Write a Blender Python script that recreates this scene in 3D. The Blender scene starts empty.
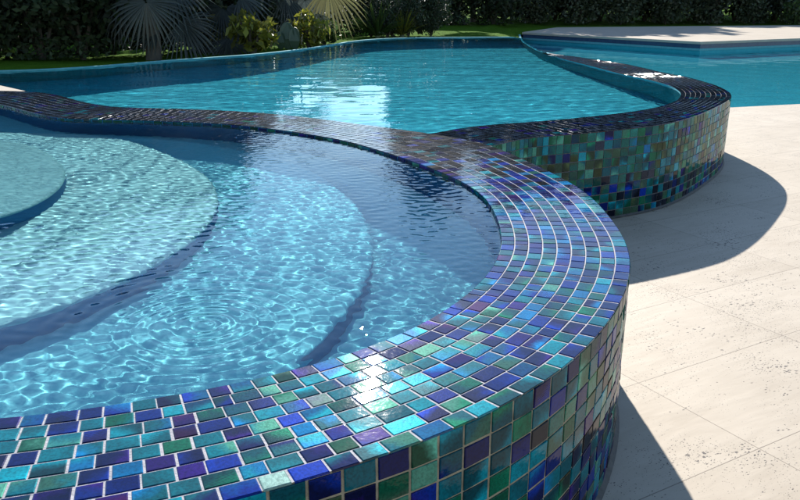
import bpy, math, random
import numpy as np
from mathutils import Vector, Matrix
from mathutils.geometry import tessellate_polygon
from math import radians, sin, cos, pi
rng = np.random.default_rng(7); random.seed(7)
SC = bpy.context.scene; COL = SC.collection

# ------------------------------------------------------------ survey
# the plan was surveyed from the photograph: sight lines cut with level planes
FPX, HC, YH = 780.0, 1.28, -5.0
TH = math.atan((250 - YH) / FPX)
_F = np.array([0, cos(TH), -sin(TH)]); _U = np.array([0, sin(TH), cos(TH)]); _R = np.array([1.0, 0, 0])
def sight(x, y):
    d = _F * FPX + _R * (x - 400) + _U * (250 - y)
    return d / np.linalg.norm(d)
def at(x, y, z):
    d = sight(x, y); return np.array([0, 0, HC]) + d * ((z - HC) / d[2])
def under(x, y, zw, z):                      # the same through still water
    d = sight(x, y); p = at(x, y, zw); h = d[:2] / 1.333
    t = np.array([h[0], h[1], -math.sqrt(1 - h @ h)])
    return p + t * ((z - zw) / t[2])

Z_RIM, Z_SPA, Z_POOL, Z_DECK = 0.5, 0.486, 0.486, -0.065
Z_LOW = Z_DECK - 0.035
DEP = (0.05, 0.23, 0.39, 0.51)               # water over the three steps and the spa floor
FLOOR_SPA, FLOOR_POOL, FLOOR_LOW = Z_SPA - DEP[3], -0.6, -0.8

# ------------------------------------------------------------ scene helpers
def tag(o, label=None, cat=None, group=None, kind=None):
    if label: o['label'] = label
    if cat: o['category'] = cat
    if group: o['group'] = group
    if kind: o['kind'] = kind
    return o
def link(name, me, mat=None, parent=None):
    o = bpy.data.objects.new(name, me); COL.objects.link(o)
    if mat: me.materials.append(mat)
    if parent: o.parent = parent
    return o
def empty(name, loc=(0, 0, 0), rz=0.0):
    o = bpy.data.objects.new(name, None); COL.objects.link(o)
    o.location = loc; o.rotation_euler = (0, 0, rz); o.empty_display_size = 0.2
    return o
def mesh(name, V, F, smooth=False):
    me = bpy.data.meshes.new(name); me.from_pydata([tuple(map(float, v)) for v in V], [], [tuple(map(int, f)) for f in F])
    me.validate(); me.update()
    if smooth: me.shade_smooth()
    return me
def mesh_np(name, V, Q, smooth=False):       # all faces the same size
    V = np.asarray(V, np.float32); Q = np.asarray(Q, np.int32); k = Q.shape[1]
    me = bpy.data.meshes.new(name)
    me.vertices.add(len(V)); me.vertices.foreach_set('co', V.ravel())
    me.loops.add(Q.size); me.loops.foreach_set('vertex_index', Q.ravel())
    me.polygons.add(len(Q)); me.polygons.foreach_set('loop_start', np.arange(0, Q.size, k, dtype=np.int32))
    me.update(calc_edges=True)
    me.polygons.foreach_set('use_smooth', np.full(len(Q), smooth))
    me.update(); return me
def pcolor(me, name, arr):
    a = me.attributes.new(name, 'FLOAT_COLOR', 'POINT')
    c = np.ones((len(arr), 4), np.float32); c[:, :3] = arr
    a.data.foreach_set('color', c.ravel())
def receiver(o): o.cycles.is_caustics_receiver = True; return o
def polygon_mesh(name, P, z):
    tri = tessellate_polygon([[Vector((p[0], p[1], 0)) for p in P]])
    V = [(p[0], p[1], z) for p in P]; F = []
    for t in tri:
        a, b, c = (Vector(V[i]) for i in t)
        F.append(t if (b - a).cross(c - a).z > 0 else t[::-1])
    return mesh(name, V, F)
def inside(P, X, Y):
    P = np.asarray(P); r = np.zeros(X.shape, bool); n = len(P)
    for i in range(n):
        x0, y0 = P[i][:2]; x1, y1 = P[(i + 1) % n][:2]
        if y0 == y1: continue
        c = ((y0 > Y) != (y1 > Y)) & (X < (x1 - x0) * (Y - y0) / (y1 - y0) + x0)
        r ^= c
    return r

# ------------------------------------------------------------ curve helpers
def resample(P, ds, closed=False):
    P = np.asarray(P, float)
    if closed: P = np.vstack([P, P[:1]])
    L = np.r_[0, np.cumsum(np.linalg.norm(np.diff(P, axis=0), axis=1))]
    n = max(2, int(round(L[-1] / ds))); s = np.linspace(0, L[-1], n + 1)
    Q = np.c_[np.interp(s, L, P[:, 0]), np.interp(s, L, P[:, 1])]
    return Q[:-1] if closed else Q
def smooth(P, sig, closed=False):
    P = np.asarray(P, float); one = P.ndim == 1
    if one: P = P[:, None]
    r = int(3 * sig); k = np.exp(-0.5 * (np.arange(-r, r + 1) / sig) ** 2); k /= k.sum()
    if closed: E = np.vstack([P[-r:], P, P[:r]])
    else:
        a = 2 * P[0] - P[1:r + 1][::-1]; b = 2 * P[-1] - P[-r - 1:-1][::-1]; E = np.vstack([a, P, b])
    Q = np.stack([np.convolve(E[:, i], k, 'valid') for i in range(P.shape[1])], 1)
    return Q[:, 0] if one else Q
def normals(P, closed=False):
    if closed: T = np.roll(P, -1, 0) - np.roll(P, 1, 0)
    else: T = np.gradient(P, axis=0)
    T /= np.linalg.norm(T, axis=1)[:, None]
    return np.c_[T[:, 1], -T[:, 0]]          # right hand side of travel
def cast(P, N, O, closed, lo, hi):
    O = np.asarray(O); A = O[:-1]; B = O[1:]; W = np.full(len(P), np.nan)
    for i in range(len(P)):
        d = B - A; m = A - P[i]; den = N[i, 0] * d[:, 1] - N[i, 1] * d[:, 0]
        with np.errstate(all='ignore'):
            t = (m[:, 0] * d[:, 1] - m[:, 1] * d[:, 0]) / den
            u = (m[:, 0] * N[i, 1] - m[:, 1] * N[i, 0]) / den
        ok = (u >= 0) & (u <= 1) & (t > lo) & (t < hi)
        if ok.any(): W[i] = t[ok].min()
    i = np.arange(len(P)); g = ~np.isnan(W)
    return np.interp(i, i[g], W[g], period=len(P) if closed else None)
class Strip:                                  # a band between an inner curve and an outer one
    def __init__(s, P, N, W, closed):
        s.P, s.N, s.W, s.closed = P, N, W, closed
        e = np.vstack([P, P[:1]]) if closed else P
        s.L = np.r_[0, np.cumsum(np.linalg.norm(np.diff(e, axis=0), axis=1))]; s.len = s.L[-1]
        c = (lambda a: np.concatenate([a, a[:1]])) if closed else (lambda a: a)
        s.p, s.n, s.w = c(P), c(N), c(W)
    def pos(s, u, t):
        u = np.asarray(u, float) % s.len if s.closed else np.clip(u, 0, s.len)
        f = lambda a: np.interp(u, s.L, a)
        p = np.stack([f(s.p[:, 0]), f(s.p[:, 1])], -1); n = np.stack([f(s.n[:, 0]), f(s.n[:, 1])], -1)
        return p + n * (f(s.w) * t)[..., None] if np.ndim(t) or np.ndim(u) else p + n * (f(s.w) * t)
    def width(s, u): return np.interp(u % s.len if s.closed else u, s.L, s.w)
    def edge(s, t, du=0.0): return s.P + s.N * (s.W[:, None] * t + du)
def ribbon(name, A, B, closed, sm=True):      # quads between two equal 3D curves
    n = len(A); V = np.vstack([A, B]); m = n if closed else n - 1
    i = np.arange(m); j = (i + 1) % n
    return mesh_np(name, V, np.c_[i, j, j + n, i + n], sm)
def z_(P, z): return np.c_[P, np.full(len(P), z) if np.ndim(z) == 0 else z]

# ------------------------------------------------------------ materials
def mat(name):
    m = bpy.data.materials.new(name); m.use_nodes = True; nt = m.node_tree
    return m, nt, nt.nodes['Principled BSDF']
def N(nt, t, **kw):
    n = nt.nodes.new(t)
    for k, v in kw.items():
        if hasattr(n, k): setattr(n, k, v)
        else: n.inputs[k].default_value = v
    return n
def ramp(nt, stops):
    r = nt.nodes.new('ShaderNodeValToRGB'); e = r.color_ramp.elements
    while len(e) < len(stops): e.new(0.5)
    for k, (p, c) in enumerate(stops): e[k].position = p; e[k].color = (*c, 1) if len(c) == 3 else c
    return r
def noisy(name, c0, c1, scale, rough=0.7, bump=0.0, bscale=None, spec=0.5, detail=6):
    m, nt, b = mat(name); tc = N(nt, 'ShaderNodeTexCoord')
    no = N(nt, 'ShaderNodeTexNoise', Scale=scale, Detail=detail); nt.links.new(tc.outputs['Object'], no.inputs['Vector'])
    r = ramp(nt, [(0.3, c0), (0.7, c1)]); nt.links.new(no.outputs['Fac'], r.inputs['Fac'])
    nt.links.new(r.outputs['Color'], b.inputs['Base Color'])
    b.inputs['Roughness'].default_value = rough; b.inputs['Specular IOR Level'].default_value = spec
    if bump:
        n2 = N(nt, 'ShaderNodeTexNoise', Scale=bscale or scale * 4, Detail=8)
        nt.links.new(tc.outputs['Object'], n2.inputs['Vector'])
        bp = N(nt, 'ShaderNodeBump', Strength=1.0, Distance=bump)
        nt.links.new(n2.outputs['Fac'], bp.inputs['Height']); nt.links.new(bp.outputs['Normal'], b.inputs['Normal'])
    return m

def tile_material(name, metallic=0.62, rough=0.3, ripple=0.0, coat=1.0):
    # iridescent glass mosaic: each tile has two colours that swirl into each other
    m, nt, b = mat(name); L = nt.links.new
    tc = N(nt, 'ShaderNodeTexCoord')
    a = N(nt, 'ShaderNodeAttribute', attribute_name='tint_a'); c = N(nt, 'ShaderNodeAttribute', attribute_name='tint_b')
    g = N(nt, 'ShaderNodeAttribute', attribute_name='tile_seed')
    sx = N(nt, 'ShaderNodeSeparateColor'); L(g.outputs['Color'], sx.inputs[0])
    ws = N(nt, 'ShaderNodeMath', operation='MULTIPLY'); ws.inputs[1].default_value = 60; L(sx.outputs[0], ws.inputs[0])
    no = N(nt, 'ShaderNodeTexNoise', noise_dimensions='4D', Scale=21.0, Detail=3.0, Distortion=0.8)
    L(tc.outputs['Object'], no.inputs['Vector']); L(ws.outputs[0], no.inputs['W'])
    uv = N(nt, 'ShaderNodeAttribute', attribute_name='tile_uv'); su = N(nt, 'ShaderNodeSeparateColor'); L(uv.outputs['Color'], su.inputs[0])
    gm = N(nt, 'ShaderNodeMath', operation='MULTIPLY_ADD'); L(no.outputs['Fac'], gm.inputs[0]); gm.inputs[1].default_value = 0.9; L(su.outputs[0], gm.inputs[2])
    rd = N(nt, 'ShaderNodeMath', operation='MULTIPLY'); L(su.outputs[1], rd.inputs[0]); rd.inputs[1].default_value = 55
    rs = N(nt, 'ShaderNodeMath', operation='SINE'); L(rd.outputs[0], rs.inputs[0])
    ra = N(nt, 'ShaderNodeMath', operation='MULTIPLY'); L(rs.outputs[0], ra.inputs[0]); L(su.outputs[2], ra.inputs[1])
    gs = N(nt, 'ShaderNodeMath', operation='ADD'); L(gm.outputs[0], gs.inputs[0]); L(ra.outputs[0], gs.inputs[1])
    r = ramp(nt, [(0.36, (0, 0, 0)), (0.60, (0.35, 0.35, 0.35)), (0.78, (1, 1, 1))]); L(gs.outputs[0], r.inputs['Fac'])
    mx = N(nt, 'ShaderNodeMix', data_type='RGBA'); L(r.outputs['Color'], mx.inputs[0]); L(a.outputs['Color'], mx.inputs[6]); L(c.outputs['Color'], mx.inputs[7])
    # fine flecks in the glass
    fl = N(nt, 'ShaderNodeTexNoise', noise_dimensions='4D', Scale=170.0, Detail=3.0); L(tc.outputs['Object'], fl.inputs['Vector']); L(ws.outputs[0], fl.inputs['W'])
    fr = ramp(nt, [(0.35, (0.55, 0.55, 0.55)), (0.58, (1, 1, 1)), (0.72, (1.0, 1.0, 1.0))]); L(fl.outputs['Fac'], fr.inputs['Fac'])
    mu = N(nt, 'ShaderNodeMix', data_type='RGBA', blend_type='MULTIPLY'); mu.inputs[0].default_value = 0.8
    L(mx.outputs[2], mu.inputs[6]); L(fr.outputs['Color'], mu.inputs[7])
    L(mu.outputs[2], b.inputs['Base Color'])
    b.inputs['Metallic'].default_value = metallic; b.inputs['Specular IOR Level'].default_value = 0.0
    rr = N(nt, 'ShaderNodeMapRange'); L(sx.outputs[1], rr.inputs['Value']); rr.inputs['To Min'].default_value = rough * 0.7; rr.inputs['To Max'].default_value = rough * 1.4
    L(rr.outputs[0], b.inputs['Roughness'])
    b.inputs['Coat Weight'].default_value = coat; b.inputs['Coat Roughness'].default_value = 0.055 if ripple else 0.03; b.inputs['Coat IOR'].default_value = 1.5 if ripple else 1.38
    wv = N(nt, 'ShaderNodeTexNoise', Scale=38.0 if not ripple else 16.0, Detail=3.0)
    L(tc.outputs['Object'], wv.inputs['Vector'])
    bp = N(nt, 'ShaderNodeBump', Strength=1.0, Distance=0.0004 if not ripple else ripple); L(wv.outputs['Fac'], bp.inputs['Height'])
    L(bp.outputs['Normal'], b.inputs['Coat Normal'])
    b2 = N(nt, 'ShaderNodeBump', Strength=1.0, Distance=0.0003); L(fl.outputs['Fac'], b2.inputs['Height']); L(b2.outputs['Normal'], b.inputs['Normal'])
    return m

def water_material(name, tint):
    m = bpy.data.materials.new(name); m.use_nodes = True; nt = m.node_tree; nt.nodes.clear()
    o = N(nt, 'ShaderNodeOutputMaterial'); g = N(nt, 'ShaderNodeBsdfGlass', Roughness=0.0, IOR=1.333); g.inputs['Color'].default_value = (*tint, 1)
    nt.links.new(g.outputs[0], o.inputs['Surface']); return m

M_TILE = tile_material('iridescent_glass_mosaic', 0.05, 0.45)
M_TILE_WET = tile_material('wet_dark_glass_mosaic', 0.0, 0.5, ripple=0.0006)
M_TILE_WALL = tile_material('wall_glass_mosaic', 0.0, 0.4, coat=0.55)
M_GROUT_W = noisy('pale_grout', (0.25, 0.25, 0.285), (0.40, 0.39, 0.42), 45, 0.8, 0.0015, 200)
M_GROUT_B = noisy('sandy_grout', (0.19, 0.16, 0.11), (0.33, 0.29, 0.21), 40, 0.85, 0.0015, 200)
M_GROUT_D = noisy('dark_grout', (0.09, 0.09, 0.10), (0.17, 0.17, 0.17), 50, 0.9, 0.0015, 200, spec=0.1)
M_SPA_PL = noisy('aqua_plaster', (0.15, 0.69, 0.82), (0.24, 0.77, 0.89), 70, 0.8)
M_SPA_STEP = noisy('pale_turquoise_plaster', (0.25, 0.64, 0.70), (0.32, 0.70, 0.76), 60, 0.8)
M_SPA_LOW = noisy('light_aqua_plaster', (0.15, 0.69, 0.82), (0.24, 0.77, 0.89), 70, 0.8)
M_SPA_WALL = noisy('shade_blue_plaster', (0.006, 0.15, 0.36), (0.012, 0.19, 0.41), 12, 0.8)  # darker than the treads: shade on risers and lining put into the colour
M_POOL_PL = noisy('teal_plaster', (0.016, 0.40, 0.57), (0.045, 0.60, 0.76), 26, 0.8)
M_POOL_WALL = noisy('deep_teal_plaster', (0.015, 0.30, 0.37), (0.025, 0.36, 0.43), 8, 0.7)
M_WATER = water_material('spa_water', (0.95, 1.0, 1.0))
M_WATER2 = water_material('pool_water', (0.88, 0.99, 1.0))
M_COPING = noisy('pale_blue_glazed_edge', (0.10, 0.33, 0.37), (0.15, 0.4, 0.44), 20, 0.8, spec=0.05)
M_FASCIA = noisy('shadow_navy_side', (0.03, 0.05, 0.11), (0.05, 0.08, 0.15), 9, 0.3)  # terrace side under the slab, its shadow put into the navy colour
M_STONE = noisy('cream_limestone', (0.42, 0.365, 0.30), (0.48, 0.425, 0.355), 3, 0.9, 0.002, 60, spec=0.1)
M_LAWN = noisy('lawn_turf', (0.04, 0.10, 0.007), (0.08, 0.16, 0.014), 5, 1.0, 0.02, 60, spec=0.02)
M_SOIL = noisy('soil', (0.03, 0.025, 0.018), (0.06, 0.05, 0.035), 2, 0.95, 0.02, 20)
M_BARK = noisy('bark', (0.05, 0.042, 0.033), (0.11, 0.095, 0.08), 6, 0.9, 0.02, 25)
M_STEM = noisy('green_stem', (0.06, 0.08, 0.03), (0.12, 0.13, 0.06), 10, 0.7)

def leaf_material(name, c, rough=0.45, trans=0.35):
    m, nt, b = mat(name); L = nt.links.new
    a = N(nt, 'ShaderNodeAttribute', attribute_name='leaf_tone')
    mu = N(nt, 'ShaderNodeMix', data_type='RGBA', blend_type='MULTIPLY'); mu.inputs[0].default_value = 1; mu.inputs[6].default_value = (*c, 1)
    L(a.outputs['Color'], mu.inputs[7]); L(mu.outputs[2], b.inputs['Base Color']); b.inputs['Roughness'].default_value = rough
    tr = N(nt, 'ShaderNodeBsdfTranslucent'); L(mu.outputs[2], tr.inputs['Color'])
    ms = N(nt, 'ShaderNodeMixShader'); ms.inputs[0].default_value = trans
    L(b.outputs[0], ms.inputs[1]); L(tr.outputs[0], ms.inputs[2])
    L(ms.outputs[0], nt.nodes['Material Output'].inputs['Surface']); return m
M_LEAF_D = leaf_material('dark_green_leaf', (0.020, 0.036, 0.012), 0.65, 0.12)
M_LEAF_P = leaf_material('pale_green_leaf', (0.05, 0.07, 0.038), 0.5, 0.15)
M_LEAF_Y = leaf_material('yellow_green_leaf', (0.17, 0.18, 0.025), 0.5, 0.4)
M_LEAF_M = leaf_material('mid_green_leaf', (0.05, 0.085, 0.022), 0.45, 0.3)
M_FAN = leaf_material('grey_green_fan', (0.055, 0.07, 0.065), 0.35, 0.35)
M_FAN_Y = leaf_material('yellowed_fan', (0.13, 0.125, 0.05), 0.45, 0.4)

def travertine():
    m, nt, b = mat('pitted_travertine'); L = nt.links.new
    tc = N(nt, 'ShaderNodeTexCoord')
    mp = N(nt, 'ShaderNodeMapping'); mp.inputs['Rotation'].default_value = (0, 0, radians(-30)); L(tc.outputs['Object'], mp.inputs['Vector'])
    # origin of the slab grid sits on a joint crossing
    ox, oy = 1.12 * cos(radians(-30)) - 2.12 * sin(radians(-30)), 1.12 * sin(radians(-30)) + 2.12 * cos(radians(-30))
    mp.inputs['Location'].default_value = (-ox, -oy, 0)
    sp = N(nt, 'ShaderNodeSeparateXYZ'); L(mp.outputs[0], sp.inputs[0])
    def joint(sock, size):
        d = N(nt, 'ShaderNodeMath', operation='DIVIDE'); L(sock, d.inputs[0]); d.inputs[1].default_value = size
        f = N(nt, 'ShaderNodeMath', operation='FRACT'); L(d.outputs[0], f.inputs[0])
        s = N(nt, 'ShaderNodeMath', operation='SUBTRACT'); L(f.outputs[0], s.inputs[0]); s.inputs[1].default_value = 0.5
        a = N(nt, 'ShaderNodeMath', operation='ABSOLUTE'); L(s.outputs[0], a.inputs[0])
        g = N(nt, 'ShaderNodeMath', operation='GREATER_THAN'); L(a.outputs[0], g.inputs[0]); g.inputs[1].default_value = 0.5 - 0.0016 / size
        fl = N(nt, 'ShaderNodeMath', operation='FLOOR'); L(d.outputs[0], fl.inputs[0])
        return g, fl
    jx, fx = joint(sp.outputs[0], 0.83); jy, fy = joint(sp.outputs[1], 0.5)
    jo = N(nt, 'ShaderNodeMath', operation='MAXIMUM'); L(jx.outputs[0], jo.inputs[0]); L(jy.outputs[0], jo.inputs[1])
    cb = N(nt, 'ShaderNodeCombineXYZ'); L(fx.outputs[0], cb.inputs[0]); L(fy.outputs[0], cb.inputs[1])
    wn = N(nt, 'ShaderNodeTexWhiteNoise'); L(cb.outputs[0], wn.inputs[0])
    # base tone: broad clouds, fine veins along the slab, a shade per slab
    n1 = N(nt, 'ShaderNodeTexNoise', Scale=2.2, Detail=8.0); L(tc.outputs['Object'], n1.inputs['Vector'])
    st = N(nt, 'ShaderNodeMapping'); st.inputs['Scale'].default_value = (3, 14, 3); L(mp.outputs[0], st.inputs['Vector'])
    n2 = N(nt, 'ShaderNodeTexNoise', Scale=1.6, Detail=8.0, Distortion=0.6); L(st.outputs[0], n2.inputs['Vector'])
    ad = N(nt, 'ShaderNodeMath', operation='ADD'); L(n1.outputs['Fac'], ad.inputs[0]); L(n2.outputs['Fac'], ad.inputs[1])
    w2 = N(nt, 'ShaderNodeMath', operation='MULTIPLY_ADD'); L(wn.outputs['Value'], w2.inputs[0]); w2.inputs[1].default_value = 0.3; L(ad.outputs[0], w2.inputs[2])
    r = ramp(nt, [(0.30, (0.40, 0.335, 0.26)), (0.62, (0.50, 0.43, 0.345))])
    hf = N(nt, 'ShaderNodeMath', operation='MULTIPLY'); hf.inputs[1].default_value = 0.45; L(w2.outputs[0], hf.inputs[0]); L(hf.outputs[0], r.inputs['Fac'])
    # pits: uneven grains that gather in patches
    pm = N(nt, 'ShaderNodeMapping'); pm.inputs['Scale'].default_value = (1, 1.7, 1); L(mp.outputs[0], pm.inputs['Vector'])
    wob = N(nt, 'ShaderNodeTexNoise', Scale=60.0, Detail=3.0); L(pm.outputs[0], wob.inputs['Vector'])
    mixv = N(nt, 'ShaderNodeMix', data_type='VECTOR'); mixv.inputs[0].default_value = 0.02; L(pm.outputs[0], mixv.inputs[4]); L(wob.outputs['Color'], mixv.inputs[5])
    def pits(scale, rad, lo, hi, gscale):
        v = N(nt, 'ShaderNodeTexVoronoi', Scale=scale); L(mixv.outputs[1], v.inputs['Vector'])
        g = N(nt, 'ShaderNodeTexNoise', Scale=gscale, Detail=3.0); L(mp.outputs[0], g.inputs['Vector'])
        gr = N(nt, 'ShaderNodeMapRange'); L(g.outputs['Fac'], gr.inputs['Value']); gr.inputs['From Min'].default_value = lo; gr.inputs['From Max'].default_value = hi
        gr.inputs['To Min'].default_value = 0; gr.inputs['To Max'].default_value = rad
        sc = N(nt, 'ShaderNodeSeparateColor'); L(v.outputs['Color'], sc.inputs[0])
        rm = N(nt, 'ShaderNodeMath', operation='POWER'); L(sc.outputs[0], rm.inputs[0]); rm.inputs[1].default_value = 2.2
        rd = N(nt, 'ShaderNodeMath', operation='MULTIPLY'); L(rm.outputs[0], rd.inputs[0]); L(gr.outputs[0], rd.inputs[1])
        lt = N(nt, 'ShaderNodeMath', operation='LESS_THAN'); L(v.outputs['Distance'], lt.inputs[0]); L(rd.outputs[0], lt.inputs[1]); return lt
    p1 = pits(58, 0.66, 0.42, 0.74, 6.0); p2 = pits(130, 0.55, 0.28, 0.7, 4.0)
    pp = N(nt, 'ShaderNodeMath', operation='MAXIMUM'); L(p1.outputs[0], pp.inputs[0]); L(p2.outputs[0], pp.inputs[1])
    m1 = N(nt, 'ShaderNodeMix', data_type='RGBA'); L(pp.outputs[0], m1.inputs[0]); L(r.outputs['Color'], m1.inputs[6]); m1.inputs[7].default_value = (0.10, 0.085, 0.075, 1)
    m2 = N(nt, 'ShaderNodeMix', data_type='RGBA'); L(jo.outputs[0], m2.inputs[0]); L(m1.outputs[2], m2.inputs[6]); m2.inputs[7].default_value = (0.22, 0.18, 0.14, 1)
    L(m2.outputs[2], b.inputs['Base Color'])
    mm = N(nt, 'ShaderNodeMath', operation='MAXIMUM'); L(pp.outputs[0], mm.inputs[0]); L(jo.outputs[0], mm.inputs[1])
    hh = N(nt, 'ShaderNodeMath', operation='MULTIPLY_ADD'); L(mm.outputs[0], hh.inputs[0]); hh.inputs[1].default_value = -1.0; L(n2.outputs['Fac'], hh.inputs[2])
    bp = N(nt, 'ShaderNodeBump', Strength=0.5, Distance=0.002); L(hh.outputs[0], bp.inputs['Height']); L(bp.outputs['Normal'], b.inputs['Normal'])
    b.inputs['Roughness'].default_value = 0.62; b.inputs['Specular IOR Level'].default_value = 0.35
    return m
M_DECK = travertine()

# ------------------------------------------------------------ plan curves
IN = [(0,420),(55,415),(85,409.5),(120,404),(150,399),(177,395),(200,391),(254,380),(299,371),(329,361),(390,341),(421,327),(448,310),(480,285.5),(494,268),(503,250),(503.5,240),(500,223),(488,198),(465,182),(430,167),(395,155),(360,144.5),(340,139),(295,132),(265,127.5),(220,123),(160,121),(140,119.5),(100,119.5),(55,118),(32,112.5),(0,104)]
OUT = [(0,552),(100,534),(200,510),(290,483),(311,475),(344,465),(371,456.5),(398,450),(422,441),(440,435),(470,424.5),(500,411),(530,394.5),(551,381),(572,364),(588.5,345),(609.5,320.5),(623.5,296),(631,275),(632.6,254),(626,237),(605,211),(587.5,193),(570,181),(542,169),(517.5,156.5),(496.5,146),(470,139),(440,134.5),(416,132),(388,128.5),(360,124),(310,117.6),(280,114.6),(220,109.5),(160,108.6),(140,107.5),(100,106),(75,100),(50,93),(37,90.5),(20,90.5),(0,91.5)]
MIN_ = [(475.5,125),(528,122),(584,117),(640,110.5),(664,105.5),(679,99.5),(681.5,92),(673,86),(658,81.5),(640,77),(622,74),(595,66.5),(565,59),(542.5,52.4)]
MOUT = [(525.5,137),(567,135),(613,135),(637,131),(669,124),(697,115),(721,104),(735,96),(730,91.5),(715,84.5),(694,78.5),(670,72.5),(649,68),(628,63.5),(595,57.5),(565,53.6),(544,51.5)]
FAR = [(0,71),(60,69.5),(128,63.5),(200,57.5),(240,56),(300,49.5),(330,45),(355,40.5),(385,38),(400,37.5),(450,37),(522,37)]
S1 = [(0,139),(22,141),(45,150),(62,162),(69,172),(64,188),(40,205),(0,222)]
S2 = [(0,133),(60,133),(100,134),(132,140),(168,154),(200,168),(218,186),(221,203),(214,220),(205,234),(173,255),(134,279),(77,303),(0,332)]
S3 = [(300,163),(330,180),(358,205),(370,224),(374,238),(374,257),(370,279),(358,298),(339,318),(330,334),(300,368)]
w2 = lambda L, z: np.array([at(x, y, z)[:2] for x, y in L])
inn = w2(IN, Z_RIM); out = w2(OUT, Z_RIM)
inn = np.vstack([inn, [(-3.5,6.3),(-4.1,6.35),(-4.7,5.9),(-5.05,5.0),(-5.05,4.0),(-4.7,3.0),(-4.0,2.1),(-3.1,1.55),(-2.2,1.3),(-1.4,1.27)]])
out = np.vstack([[(-2.4,0.86),(-1.6,0.84),(-0.95,0.87)], out[1:], [(-4.3,6.85),(-5.1,6.3),(-5.55,5.2),(-5.55,4.0),(-5.15,2.8),(-4.3,1.75),(-3.3,1.1),(-2.4,0.86)]])
inn = smooth(resample(inn, 0.03, True), 5, True); inn = resample(inn, 0.03, True)
if np.cross(inn[10] - inn[0], np.mean(inn, 0) - inn[0]) < 0: inn = inn[::-1]
nn = smooth(normals(inn, True), 4, True); nn /= np.linalg.norm(nn, axis=1)[:, None]
out = smooth(resample(out, 0.03), 4)
SPA = Strip(inn, nn, smooth(cast(inn, nn, out, True, 0.2, 0.75), 6, True), True)

# the pool wall leaves the spa wall, swings out over the deck and back under the far water
mi = np.vstack([[(-0.02,4.38),(0.18,4.62)], w2(MIN_, Z_RIM), [(2.07,12.4),(2.12,13.4),(2.2,14.6),(2.36,15.9)]])
mo = np.vstack([[(0.40,4.0),(0.60,4.24)], w2(MOUT[:-1], Z_RIM), [(2.36,11.2),(2.2,11.7),(2.15,12.2),(2.17,12.8),(2.22,13.6),(2.30,14.6),(2.46,15.9)]])
mi = smooth(resample(mi, 0.03), 5); mo = smooth(resample(mo, 0.03), 5)
mn = smooth(normals(mi), 5); mn /= np.linalg.norm(mn, axis=1)[:, None]
MW = smooth(cast(mi, mn, mo, False, 0.05, 0.75), 6)
MW = np.minimum(MW, np.interp(mi[:, 1], [9.6, 11.0, 12.2, 17], [0.5, 0.22, 0.06, 0.06])); MW = smooth(MW, 4)
MID = Strip(mi, mn, MW, False)
mid_z = np.interp(mi[:, 1], [8.6, 10.8, 11.8, 12.6], [Z_RIM, Z_RIM - 0.003, Z_POOL - 0.006, Z_POOL - 0.08])
mid_zu = lambda u: np.interp(u, MID.L, mid_z)
far = w2(FAR, Z_RIM); far = np.vstack([[(-9.5, 8.2), (-6.2, 8.4)], far[:-1], [(2.36, 15.85)]])
far = smooth(resample(far, 0.1), 4)
spa_out = SPA.edge(1.0); mid_out = MID.edge(1.0)

# ------------------------------------------------------------ mosaics
class Tiles:
    def __init__(s): s.V = []; s.Q = []; s.A = []; s.B = []; s.S = []; s.G = []; s.n = 0
    def add(s, C, nrm, h, a, b, bev=0.0018, tilt=0.005):
        # C: four corners (anticlockwise seen from outside) at grout level
        C = np.asarray(C, float); nrm = np.asarray(nrm, float); c = C.mean(0)
        k = lambda d: np.array([q + (c - q) / max(np.linalg.norm(c - q), 1e-6) * d * 1.4 for q in C])
        u = (C[1] - C[0]); u /= np.linalg.norm(u) + 1e-9; v = np.cross(nrm, u)
        tx, ty = rng.normal(0, tilt, 2)
        off = ((C - c) @ u * tx + (C - c) @ v * ty)[:, None] * nrm
        top = k(bev) + nrm * h + off
        mid = C + nrm * (h - 0.0009) + off; bot = C - nrm * 0.003
        i = s.n; s.V += [*bot, *mid, *top]
        for j in range(4):
            l = (j + 1) % 4
            s.Q += [(i + j, i + l, i + 4 + l, i + 4 + j), (i + 4 + j, i + 4 + l, i + 8 + l, i + 8 + j)]
        s.Q.append((i + 8, i + 9, i + 10, i + 11))
        s.A += [a] * 12; s.B += [b] * 12; s.S += [(random.random(), random.random(), random.random())] * 12; s.n += 12
        an = random.uniform(0, 6.28); st = 0.22 if random.random() < 0.14 else 0.0; am = random.uniform(0.25, 0.95)
        g = [((x - .5) * cos(an) * am + (y - .5) * sin(an) * am, y, st) for x, y in ((0, 0), (1, 0), (1, 1), (0, 1))]; s.G += g * 3
    def build(s, name, m, parent):
        me = mesh_np(name, np.array(s.V), np.array(s.Q)); pcolor(me, 'tint_a', np.array(s.A)); pcolor(me, 'tint_b', np.array(s.B)); pcolor(me, 'tile_seed', np.array(s.S)); pcolor(me, 'tile_uv', np.array(s.G))
        return link(name, me, m, parent)
HUE = dict(navy=(0.012,0.03,0.16), royal=(0.02,0.075,0.42), violet=(0.055,0.03,0.22), plum=(0.10,0.02,0.14), teal=(0.01,0.19,0.24), aqua=(0.04,0.40,0.50),
           sky=(0.03,0.30,0.62), mint=(0.20,0.55,0.42), jade=(0.02,0.22,0.13), pale=(0.42,0.62,0.58), lilac=(0.26,0.20,0.42), black=(0.006,0.010,0.025),
           olive=(0.12,0.17,0.085), moss=(0.07,0.13,0.09), copper=(0.34,0.17,0.06), sea=(0.05,0.22,0.20), steel=(0.05,0.07,0.11), slate=(0.025,0.035,0.06), gold=(0.42,0.38,0.12), rose=(0.36,0.10,0.20))
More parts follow.
